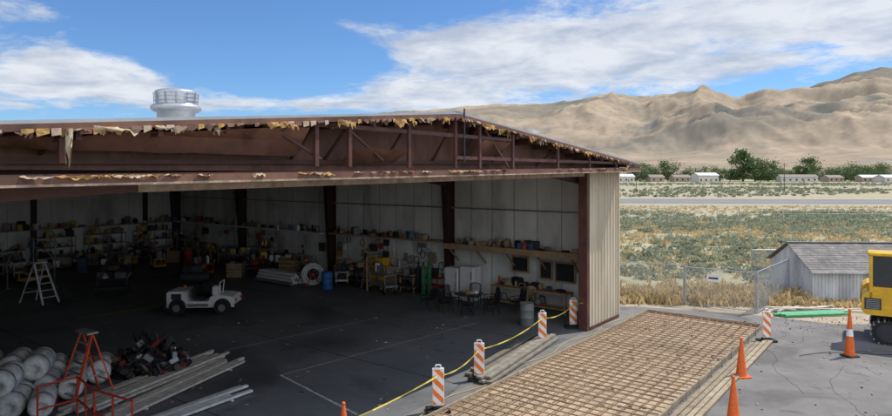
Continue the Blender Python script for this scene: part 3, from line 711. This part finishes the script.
# ---------------------------------------------------------------- excavator
ex=MB('excavator',(17.0,22.7,.01),math.radians(-33))
def stadium(x0,x1,zc,r,n=10):
    pts=[]
    for i in range(n+1): t=math.pi/2+math.pi*i/n; pts.append((x0+r*math.cos(t),zc+r*math.sin(t)))
    for i in range(n+1): t=-math.pi/2+math.pi*i/n; pts.append((x1+r*math.cos(t),zc+r*math.sin(t)))
    return pts
for sy in (-1,1):
    y0,y1=sorted((sy*.75,sy*1.25))
    ex.prism(stadium(-1.15,1.5,.42,.40),y0,y1,black); ex.prism(stadium(-1.1,1.45,.42,.30),y0-.02,y1+.02,dark)
    for i in range(22):
        x=-1.15+i*2.65/21
        for z in (.02,.82): ex.box(x-.03,x+.03,y0-.01,y1+.01,z-.01,z+.03,dark)
    for t in range(8):
        an=math.pi/2+math.pi*t/7
        for xc,sg in ((-1.15,1),(1.5,-1)):
            ex.cbox((xc+sg*.41*math.cos(an),(y0+y1)/2,.42+.41*math.sin(an)),(.05,.52,.05),steel)
    for x in (-1.1,1.45): ex.cyl((x,y0-.04,.42),(x,y1+.04,.42),.22,dark,seg=18); 
    for i in range(5): ex.cyl((-.6+i*.4,y0-.03,.2),(-.6+i*.4,y1+.03,.2),.1,yellow,seg=12)
ex.box(-.7,1.0,-.75,.75,.4,.75,dark); ex.cyl((0,0,.75),(0,0,1.0),.55,dark,seg=24)
house=[(-1.70,1.0),(-1.82,1.12),(-1.86,1.3),(-1.86,1.65),(-1.80,1.85),(-1.66,1.97),(-.9,2.0),(.9,1.85),(1.0,1.75),(1.0,1.0)]
ex.prism(house,-.1,1.2,yellow); ex.prism([(-1.70,1.0),(-1.82,1.12),(-1.84,1.3),(-1.84,1.6),(-1.78,1.72),(-1.66,1.8),(-1.2,1.82),(-1.2,1.0)],-1.2,-.102,yellow)
ex.box(-1.2,1.05,-1.2,-.102,1.0,1.25,yellow)
ex.box(-1.75,-1.25,-1.21,-1.202,1.2,1.6,dark); ex.box(-1.872,-1.862,-.6,.8,1.3,1.62,dark)
for i in range(6): ex.box(-1.7,-1.3,-1.218,-1.21,1.23+i*.06,1.25+i*.06,steel)
for x in (-1.55,-.55,.35):
    for y in (-1.16,-.2): ex.box(x-.05,x+.05,y-.04,y+.04,1.25,3.1,yellow if x<-.6 else dark)
ex.cbox((-.6,-.68,3.15),(2.1,1.1,.12),yellow,.04)
ex.box(-1.5,.3,-1.15,-1.14,1.25,2.0,yellow); ex.box(-1.5,.3,-1.155,-1.145,2.02,3.08,glass); ex.box(.34,.35,-1.12,-.22,1.4,3.05,glass); ex.box(-1.56,-1.55,-1.12,-.24,2.05,3.05,glass); ex.box(-1.57,-1.55,-1.12,-.24,1.8,2.04,yellow)
ex.box(-1.5,.3,-.205,-.2,2.0,3.08,glass)
ex.cyl((-1.3,.6,1.98),(-1.3,.6,2.5),.06,dark)
boom=[(.7,1.4),(.9,1.2),(2.6,3.0),(4.3,3.1),(4.4,3.35),(4.2,3.5),(2.4,3.55)]
ex.prism(boom,.08,.45,yellow); ex.prism([(4.1,3.6),(4.5,3.5),(4.9,1.3),(4.75,1.25),(4.0,3.1)],.1,.42,yellow)
ex.cyl((1.2,.26,1.3),(2.6,.26,2.6),.07,steel); ex.cyl((2.7,.26,3.7),(4.2,.26,3.75),.06,steel)
ex.prism([(4.75,1.3),(5.0,1.2),(4.9,.5),(4.4,.25),(4.0,.5),(4.2,.6),(4.5,.6)],-.2,.72,dark)
ex.done()

# ---------------------------------------------------------------- vegetation
def bushes(name,pos,rad,nq,qs,m,flat=.75,vert=False):
    n=len(pos); c=np.repeat(pos,nq,0); r=np.repeat(rad,nq)[:,None]
    u=rng.normal(size=(n*nq,3)); u/=np.linalg.norm(u,axis=1)[:,None]; u[:,2]=np.abs(u[:,2])
    rr=rng.uniform(.45,1.0,(n*nq,1))*(1+.25*rng.normal(size=(n*nq,1)))
    cen=c+u*rr*r*np.array([1,1,flat])
    a=rng.normal(size=(n*nq,3)); 
    if vert: a=np.stack([rng.normal(size=n*nq)*.35,rng.normal(size=n*nq)*.35,np.ones(n*nq)],1)
    a/=np.linalg.norm(a,axis=1)[:,None]
    b=np.cross(a,rng.normal(size=(n*nq,3))); b/=np.linalg.norm(b,axis=1)[:,None]
    s=qs*r*rng.uniform(.6,1.4,(n*nq,1)); 
    w=.25 if vert else .7
    V=np.stack([cen-a*s-b*s*w,cen+a*s-b*s*w*.6,cen+a*s*1.2+b*s*w*.6,cen-a*s+b*s*w],1).reshape(-1,3)
    V[:,2]=np.maximum(V[:,2],0.0)
    F=np.arange(n*nq*4).reshape(-1,4)
    return npmesh(name,V,F,m)
sagem=mat('sagebrush_leaf',(.33,.36,.25),(.20,.225,.15),.25,.9,island=.3); transl(sagem,.35)
sagem2=mat('far_sage_leaf',(.27,.29,.20),(.20,.215,.145),.1,.9,island=.25); transl(sagem2,.35)
strawm=mat('dry_grass_blade',(.66,.52,.29),(.44,.34,.18),.8,.95,island=.3); transl(strawm,.35)
def scatter(n,y0,y1,x0f,x1f,pad=8,thr=None,sc=.08):
    out=[]
    while len(out)<n:
        y=math.sqrt(random.uniform(y0*y0,y1*y1)); x=random.uniform(x0f*y-pad,x1f*y+pad)
        if thr is not None and noise.noise(Vector((x*sc,y*sc,3)))<thr+random.uniform(-.2,.2): continue
        out.append((x,y,0))
    return np.array(out)
def clearsite(P):
    k=[not((p[0]<17.5 and p[1]<32.5) or (p[0]>15 and p[0]<25 and p[1]<35)) for p in P]; return P[np.array(k)]
P=clearsite(scatter(2600,36,100,.2,.85,thr=-.12,sc=.06)); bushes('sagebrush',P,rng.uniform(.3,.75,len(P)),42,.16,sagem)
P=scatter(900,96,118,.2,.8); bushes('roadside_brush',P,rng.uniform(.2,.4,len(P)),12,.3,strawm)
P=scatter(2000,165,420,.2,.8,thr=0.0,sc=.012); bushes('distant_brush',P,rng.uniform(.4,.9,len(P)),9,.45,sagem2)
P=clearsite(scatter(5000,31,80,.15,.85,thr=-.25,sc=.15)); bushes('dry_grass',P,rng.uniform(.15,.36,len(P)),14,.5,strawm,.6,True)
P=np.array([(random.uniform(8,17),0,0) for i in range(900)]); P[:,1]=[29.6-(x-8)*.12+random.uniform(-.2,2.4) if x<13 else random.uniform(28.6,32.5) for x in P[:,0]]
bushes('fence_line_grass',P,rng.uniform(.18,.45,len(P)),14,.5,strawm,.8,True)
P=np.array([(random.uniform(16.4,24),random.uniform(28.3,29.4),0) for i in range(200)]); bushes('shed_weeds',P,rng.uniform(.12,.3,len(P)),12,.5,strawm,.8,True)

leafm=mat('tree_leaf',(.115,.175,.06),(.055,.095,.033),.15,.8,island=.4); transl(leafm,.25)
bark=mat('bark',(.14,.10,.07),None,3,.9)
def tree(name,x,y,h,w,seed,nc=26):
    rs=np.random.default_rng(seed); e=empty(name,(x,y,0))
    t=MB('trunk',parent=e); t.cyl((0,0,0),(w*.03,0,h*.45),h*.035,bark,h*.022,seg=8)
    cs=[]
    for i in range(nc):
        an=rs.uniform(0,6.28); z=rs.uniform(.15,.93); r=w*.5*math.sqrt(max(.05,1-((z-.45)/.55)**2))*rs.uniform(.3,1.0)
        cs.append((r*math.cos(an),r*math.sin(an),z*h))
    for c in cs[:12]: t.cyl((w*.02,0,h*rs.uniform(.15,.42)),(c[0]*.85,c[1]*.85,c[2]*.92),h*.012,bark,h*.004,seg=5)
    t.done()
    V=[]
    for c in cs:
        k=70; sg=w*.085*rs.uniform(.7,1.4); q=rs.normal(size=(k,3))*sg*np.array([1,1,.75])+np.array(c)
        a=rs.normal(size=(k,3));a/=np.linalg.norm(a,axis=1)[:,None];b=np.cross(a,rs.normal(size=(k,3)));b/=np.linalg.norm(b,axis=1)[:,None]; s=h*.02
        V.append(np.stack([q-a*s-b*s,q+a*s-b*s,q+a*s+b*s,q-a*s+b*s],1).reshape(-1,3))
    V=np.concatenate(V); V[:,2]=np.maximum(V[:,2],.1); o=npmesh('foliage',V,np.arange(len(V)).reshape(-1,4),leafm); o.parent=e
def TX(px,dep): return (px-446)/637*dep
TR=[(743,500,27,20),(755,505,19,26),(768,500,16,22),(776,510,11,16),(668,520,16,20),(660,520,12,18),(640,500,14,22),(650,510,11,20),(631,505,11,16),(808,560,20,20),(801,560,13,18),(851,500,13,26),(862,510,12,22),(876,505,14,24),(887,520,12,22),(835,520,12,20),(845,520,10,20),(688,520,11,16),(822,540,12,22),(720,500,9,14),(697,510,10,14),(785,520,10,16),(915,500,13,24),(940,510,12,20),(730,510,11,22),(708,540,12,20),(868,490,9,18),(814,520,8,16)]
for i,(px,dep,h,w) in enumerate(TR):
    tree('cottonwood_tree',TX(px,dep),dep,h,w,i+3)
P=np.array([(TX(random.uniform(600,1100),y),y,0) for y in [random.uniform(560,900) for i in range(230)]])
bushes('distant_tree_row',P,rng.uniform(2.5,6.5,len(P)),60,.22,leafm,1.1)

def house(name,x,y,L_,D_,h,hr,rz_,wm,rm):
    e=empty(name,(x,y,0),rz_); p=MB('walls',parent=e); p.box(-L_/2,L_/2,-D_/2,D_/2,0,h,wm)
    p.add([(-L_/2,-D_/2,h),(-L_/2,D_/2,h),(-L_/2,0,hr)],[(0,1,2)],wm); p.add([(L_/2,-D_/2,h),(L_/2,D_/2,h),(L_/2,0,hr)],[(0,1,2)],wm); p.done()
    p=MB('roof',parent=e)
    for s in (-1,1): p.hexa([(-L_/2-.5,s*(D_/2+.5),h-.2),(L_/2+.5,s*(D_/2+.5),h-.2),(L_/2+.5,0,hr),(-L_/2-.5,0,hr),(-L_/2-.5,s*(D_/2+.5),h+.05),(L_/2+.5,s*(D_/2+.5),h+.05),(L_/2+.5,0,hr+.25),(-L_/2-.5,0,hr+.25)],rm)
    p.done(); p=MB('windows',parent=e); k=int(L_//4)
    for i in range(k):
        xx=-L_/2+(i+.5)*L_/k; p.box(xx-.7,xx+.7,-D_/2-.05,-D_/2-.01,1.0,2.4,glass)
    p.box(L_*.1,L_*.1+1,-D_/2-.06,-D_/2-.015,0,2.1,wood); p.done()
rm1=mat('house_roof',(.28,.24,.21),None,.5,.9); rm2=mat('white_roof',(.58,.58,.58),None,.5,.7); hw=mat('house_wall',(.58,.56,.51),(.45,.43,.39),.5,.8); hw2=mat('house_wall_tan',(.4,.33,.26),None,.5,.8)
for px,dep,L_,h,r,wm,rm in ((705,460,16,5,.2,hw,rm2),(624,480,13,4,.1,hw,rm2),(797,480,26,3.6,-.1,hw,rm1),(832,490,13,3.2,.2,hw2,rm1),(872,480,20,3.4,0,hw2,rm2),(680,490,13,3.5,.1,hw2,rm1),(886,460,11,3.5,.2,hw,rm2),(655,490,11,3.5,.1,hw2,rm1)):
    house('farm_house',TX(px,dep),dep,L_,9,h,h+1.8,r,wm,rm)
m=MB('utility_poles')
for i in range(14):
    x=60+i*45; y=205-.07*x; m.cyl((x,y,0),(x,y,9.5),.12,bark,.09,seg=6); m.beam((x-1.1,y,8.8),(x+1.1,y,8.8),.1,.12,bark)
m.done()

# ---------------------------------------------------------------- hills
prof=[(-2000,150),(-600,140),(0,135),(300,122),(400,113),(440,110),(470,106),(500,104),(540,102),(565,97),(585,96),(600,98),(640,99),(665,95),(685,89),(700,85),(722,87),(740,93),(770,87),(800,83),(830,78),(860,71),(880,68),(905,71),(1000,78),(1200,95),(2000,130)]
def ridge_y(px):
    for (a,b),(c,d) in zip(prof[:-1],prof[1:]):
        if a<=px<=c: t=(px-a)/(c-a); t=t*t*(3-2*t); return b+(d-b)*t
    return 150
na,nr=760,210; V=[];Cc=[]
az0,az1=-60,60
def sst(a,b,x):
    t=max(0,min(1,(x-a)/(b-a))); return t*t*(3-2*t)
for j in range(nr):
    s=j/(nr-1); r=1500+ (8800-1500)*s
    for i in range(na):
        az=math.radians(az0+(az1-az0)*i/(na-1)); px=446+637*math.tan(az)
        x=r*math.sin(az);y=r*math.cos(az)
        R0=6600; hr=(174-ridge_y(px))/637*R0*math.cos(az)
        t=min(1,(r-1500)/(R0-1500))
        base=(.34*t**1.15+.66*sst(.42,1.04,t)/sst(.42,1.04,1.0)) if r<=R0 else 1-((r-R0)/2600)**2*.5
        steep=sst(.33,.58,t)
        w1=noise.noise(Vector((x/2200,y/2200,11)))
        rd=noise.ridged_multi_fractal(Vector((x/1150+w1,y/1700,4.0)),.95,2.15,7,1.0,2.0)
        fb=noise.fractal(Vector((x/1500,y/1500,2.3)),.8,2.1,7)
        crest=1.0 if t<.93 else .55
        hh=hr*base + hr*steep*crest*(.15*(rd-1.15)+.13*fb)
        if px>520:
            n3=noise.noise(Vector((x/1100,y/1100,1.7)))
            f=math.exp(-((r-4300-300*n3)/700)**2); hh+=f*120*max(0,n3+.25)*min(1,(px-520)/200)*(.6+.35*rd)
        hh+=6*noise.fractal(Vector((x/200,y/200,1)),.8,2.1,4)*t
        hh-=6*(1-t)**6+ (3 if j==0 else 0)
        V.append((x,y,hh))
        gn=noise.fractal(Vector((x/450,y/450,7)),.8,2.1,6); gn2=noise.fractal(Vector((x/1600,y/1600,17)),.8,2.1,6)
        dk=.65*sst(-.02,.5,gn*.6+gn2)*(.2+.8*steep)
        dk=max(dk,.5*sst(1.15,.6,rd)*steep)
        for cpx,rr_,wp,wr in ((703,6350,34,190),(770,5000,24,200),(822,4800,22,200),(600,6400,30,100),(725,4700,10,120),(590,4300,14,70),(845,5900,44,110),(800,6000,34,80),(730,5600,20,60),(880,5200,20,120),(575,6480,26,120),(860,6400,30,120)):
            v=math.exp(-((px-cpx)/wp)**2-((r-rr_)/wr)**2); dk=max(dk,.9*min(1,max(0,(v+gn*.8-.35)*2.5)))
        wt=0
        for cpx,rr_,wp,wr in ((575,6500,16,40),(700,6575,9,25)):
            v=math.exp(-((px-cpx)/wp)**2-((r-rr_)/wr)**2); wt=max(wt,.55*min(1,max(0,(v+gn*.9-.6)*3)))
        Cc.append((dk,wt,0,1))
V=np.array(V); F=np.array([(j*na+i,j*na+i+1,(j+1)*na+i+1,(j+1)*na+i) for j in range(nr-1) for i in range(na-1)])
hm=bpy.data.materials.new('hill_slopes'); hm.use_nodes=True; nt=hm.node_tree;N=nt.nodes;L=nt.links;b=N['Principled BSDF'];b.inputs['Roughness'].default_value=1;b.inputs['Specular IOR Level'].default_value=0
tc=N.new('ShaderNodeTexCoord');n=N.new('ShaderNodeTexNoise');n.inputs['Scale'].default_value=.004;n.inputs['Detail'].default_value=14;n.inputs['Roughness'].default_value=.8;L.new(tc.outputs['Object'],n.inputs['Vector'])
r=N.new('ShaderNodeValToRGB');e=r.color_ramp.elements;e[0].position=.38;e[0].color=(.235,.195,.15,1);e[1].position=.62;e[1].color=(.39,.315,.23,1);L.new(n.outputs['Fac'],r.inputs['Fac'])
at=N.new('ShaderNodeVertexColor');at.layer_name='cover';sp=N.new('ShaderNodeSeparateColor');L.new(at.outputs['Color'],sp.inputs[0])
m1=N.new('ShaderNodeMixRGB');m1.inputs['Color2'].default_value=(.135,.14,.125,1);L.new(sp.outputs[0],m1.inputs['Fac']);L.new(r.outputs['Color'],m1.inputs['Color1'])
m2=N.new('ShaderNodeMixRGB');m2.inputs['Color2'].default_value=(.55,.53,.51,1);L.new(sp.outputs[1],m2.inputs['Fac']);L.new(m1.outputs[0],m2.inputs['Color1'])
L.new(m2.outputs[0],b.inputs['Base Color'])
o=npmesh('hills',V,F,hm); ca=o.data.color_attributes.new('cover','FLOAT_COLOR','POINT'); ca.data.foreach_set('color',np.array(Cc,dtype=np.float32).ravel())
o.data.polygons.foreach_set('use_smooth',[True]*len(F))

# ---------------------------------------------------------------- sky + sun
sunh=Vector((.9,.43,0)).normalized(); EL=math.radians(57)
sd=Vector((sunh.x*math.cos(EL),sunh.y*math.cos(EL),math.sin(EL)))
sun=bpy.data.lights.new('sun','SUN'); sun.energy=4.7; sun.angle=math.radians(.5); sun.color=(1,.95,.87)
so=bpy.data.objects.new('sun',sun); COL.objects.link(so); so.rotation_euler=(-sd).to_track_quat('-Z','Y').to_euler(); so.location=(0,0,60)
w=bpy.data.worlds.new('World'); S.world=w; w.use_nodes=True; nt=w.node_tree;N=nt.nodes;L=nt.links
bg=N['Background']; bg.inputs['Strength'].default_value=.13
sky=N.new('ShaderNodeTexSky'); sky.sky_type='NISHITA'; sky.sun_disc=False; sky.sun_elevation=EL; sky.sun_rotation=math.atan2(sunh.x,sunh.y); sky.altitude=1300; sky.air_density=1.0; sky.dust_density=.5; sky.ozone_density=2.5
tc=N.new('ShaderNodeTexCoord'); sp=N.new('ShaderNodeSeparateXYZ'); L.new(tc.outputs['Generated'],sp.inputs[0])
def M_(op,a,b=None,c=None,clamp=False):
    n=N.new('ShaderNodeMath');n.operation=op;n.use_clamp=clamp
    for i,v in enumerate((a,b,c)):
        if v is None: continue
        if isinstance(v,(int,float)): n.inputs[i].default_value=v
        else: L.new(v,n.inputs[i])
    return n.outputs[0]
X,Y_,Z=sp.outputs
az=M_('ARCTAN2',X,Y_); el=M_('ARCSINE',Z)
den=M_('ADD',M_('MAXIMUM',Z,0),.14)
cb=N.new('ShaderNodeCombineXYZ'); L.new(M_('DIVIDE',X,den),cb.inputs[0]); L.new(M_('DIVIDE',Y_,den),cb.inputs[1]); cb.inputs[2].default_value=2.4
def NZ(sc,det,dist=0,rough=.6,off=0):
    n=N.new('ShaderNodeTexNoise');n.inputs['Scale'].default_value=sc;n.inputs['Detail'].default_value=det;n.inputs['Distortion'].default_value=dist;n.inputs['Roughness'].default_value=rough
    mp=N.new('ShaderNodeMapping');mp.inputs['Location'].default_value=(off,off*.7,0);L.new(cb.outputs[0],mp.inputs['Vector']);L.new(mp.outputs[0],n.inputs['Vector']);return n.outputs['Fac']
n1=NZ(1.6,14,.25,.66); n2=NZ(3.0,8,.3,.6,5)
cov=None
for px,py,rx,ry,amp in ((680,40,260,55,.28),(520,65,120,32,.26),(440,45,60,16,.18),(840,25,120,45,.18),(30,75,120,36,.26),(90,60,60,14,.16),(10,8,70,14,.17),(250,100,200,10,.2),(420,88,90,14,.18),(240,40,130,38,-.28),(860,72,90,14,-.10),(415,8,60,18,-.14),(610,6,60,10,-.12),(780,48,60,8,-.14)):
    a0=math.atan((px-446)/637); e0=math.atan((174-py)/math.hypot(637,px-446)); wa=rx/700; we=ry/700
    g=M_('EXPONENT',M_('MULTIPLY',M_('ADD',M_('POWER',M_('DIVIDE',M_('SUBTRACT',az,a0),wa),2),M_('POWER',M_('DIVIDE',M_('SUBTRACT',el,e0),we),2)),-1))
    g=M_('MULTIPLY',g,amp); cov=g if cov is None else M_('ADD',cov,g)
# unseen bank of bright cumulus, added behind the viewer to brighten the interior
fill_bank=N.new('ShaderNodeMapRange'); fill_bank.interpolation_type='SMOOTHSTEP'; fill_bank.inputs['From Min'].default_value=.15; fill_bank.inputs['From Max'].default_value=-.35; L.new(Y_,fill_bank.inputs['Value'])
cov=M_('ADD',cov,M_('MULTIPLY',fill_bank.outputs[0],.22))
tot=M_('ADD',n1,cov)
mr=N.new('ShaderNodeMapRange'); mr.interpolation_type='SMOOTHSTEP'; mr.inputs['From Min'].default_value=.54; mr.inputs['From Max'].default_value=.74; L.new(tot,mr.inputs['Value'])
cr=N.new('ShaderNodeValToRGB'); e=cr.color_ramp.elements; e[0].position=.33;e[0].color=(.53,.60,.73,1);e[1].position=.60;e[1].color=(.90,.93,.98,1); L.new(n2,cr.inputs['Fac'])
vs_=N.new('ShaderNodeVectorMath');vs_.operation='SCALE';L.new(M_('ADD',M_('MULTIPLY',fill_bank.outputs[0],6.5),7.1),vs_.inputs['Scale']);L.new(cr.outputs[0],vs_.inputs[0])
tint=N.new('ShaderNodeVectorMath');tint.operation='MULTIPLY';tint.inputs[1].default_value=(.60,.82,1.05);L.new(sky.outputs[0],tint.inputs[0])
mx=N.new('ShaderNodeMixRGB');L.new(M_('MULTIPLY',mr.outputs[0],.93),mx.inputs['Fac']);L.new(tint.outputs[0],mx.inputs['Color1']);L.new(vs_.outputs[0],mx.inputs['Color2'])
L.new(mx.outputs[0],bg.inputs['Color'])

# ---------------------------------------------------------------- camera
cd=bpy.data.cameras.new('camera'); cd.sensor_width=36; cd.lens=25.7; cd.shift_y=-34/892; cd.clip_end=30000; cd.clip_start=.1
co=bpy.data.objects.new('camera',cd); COL.objects.link(co); co.location=(0,0,6); co.rotation_euler=(math.pi/2,0,0); S.camera=co
S.view_settings.view_transform='Standard'; S.view_settings.look='None'; S.view_settings.exposure=0
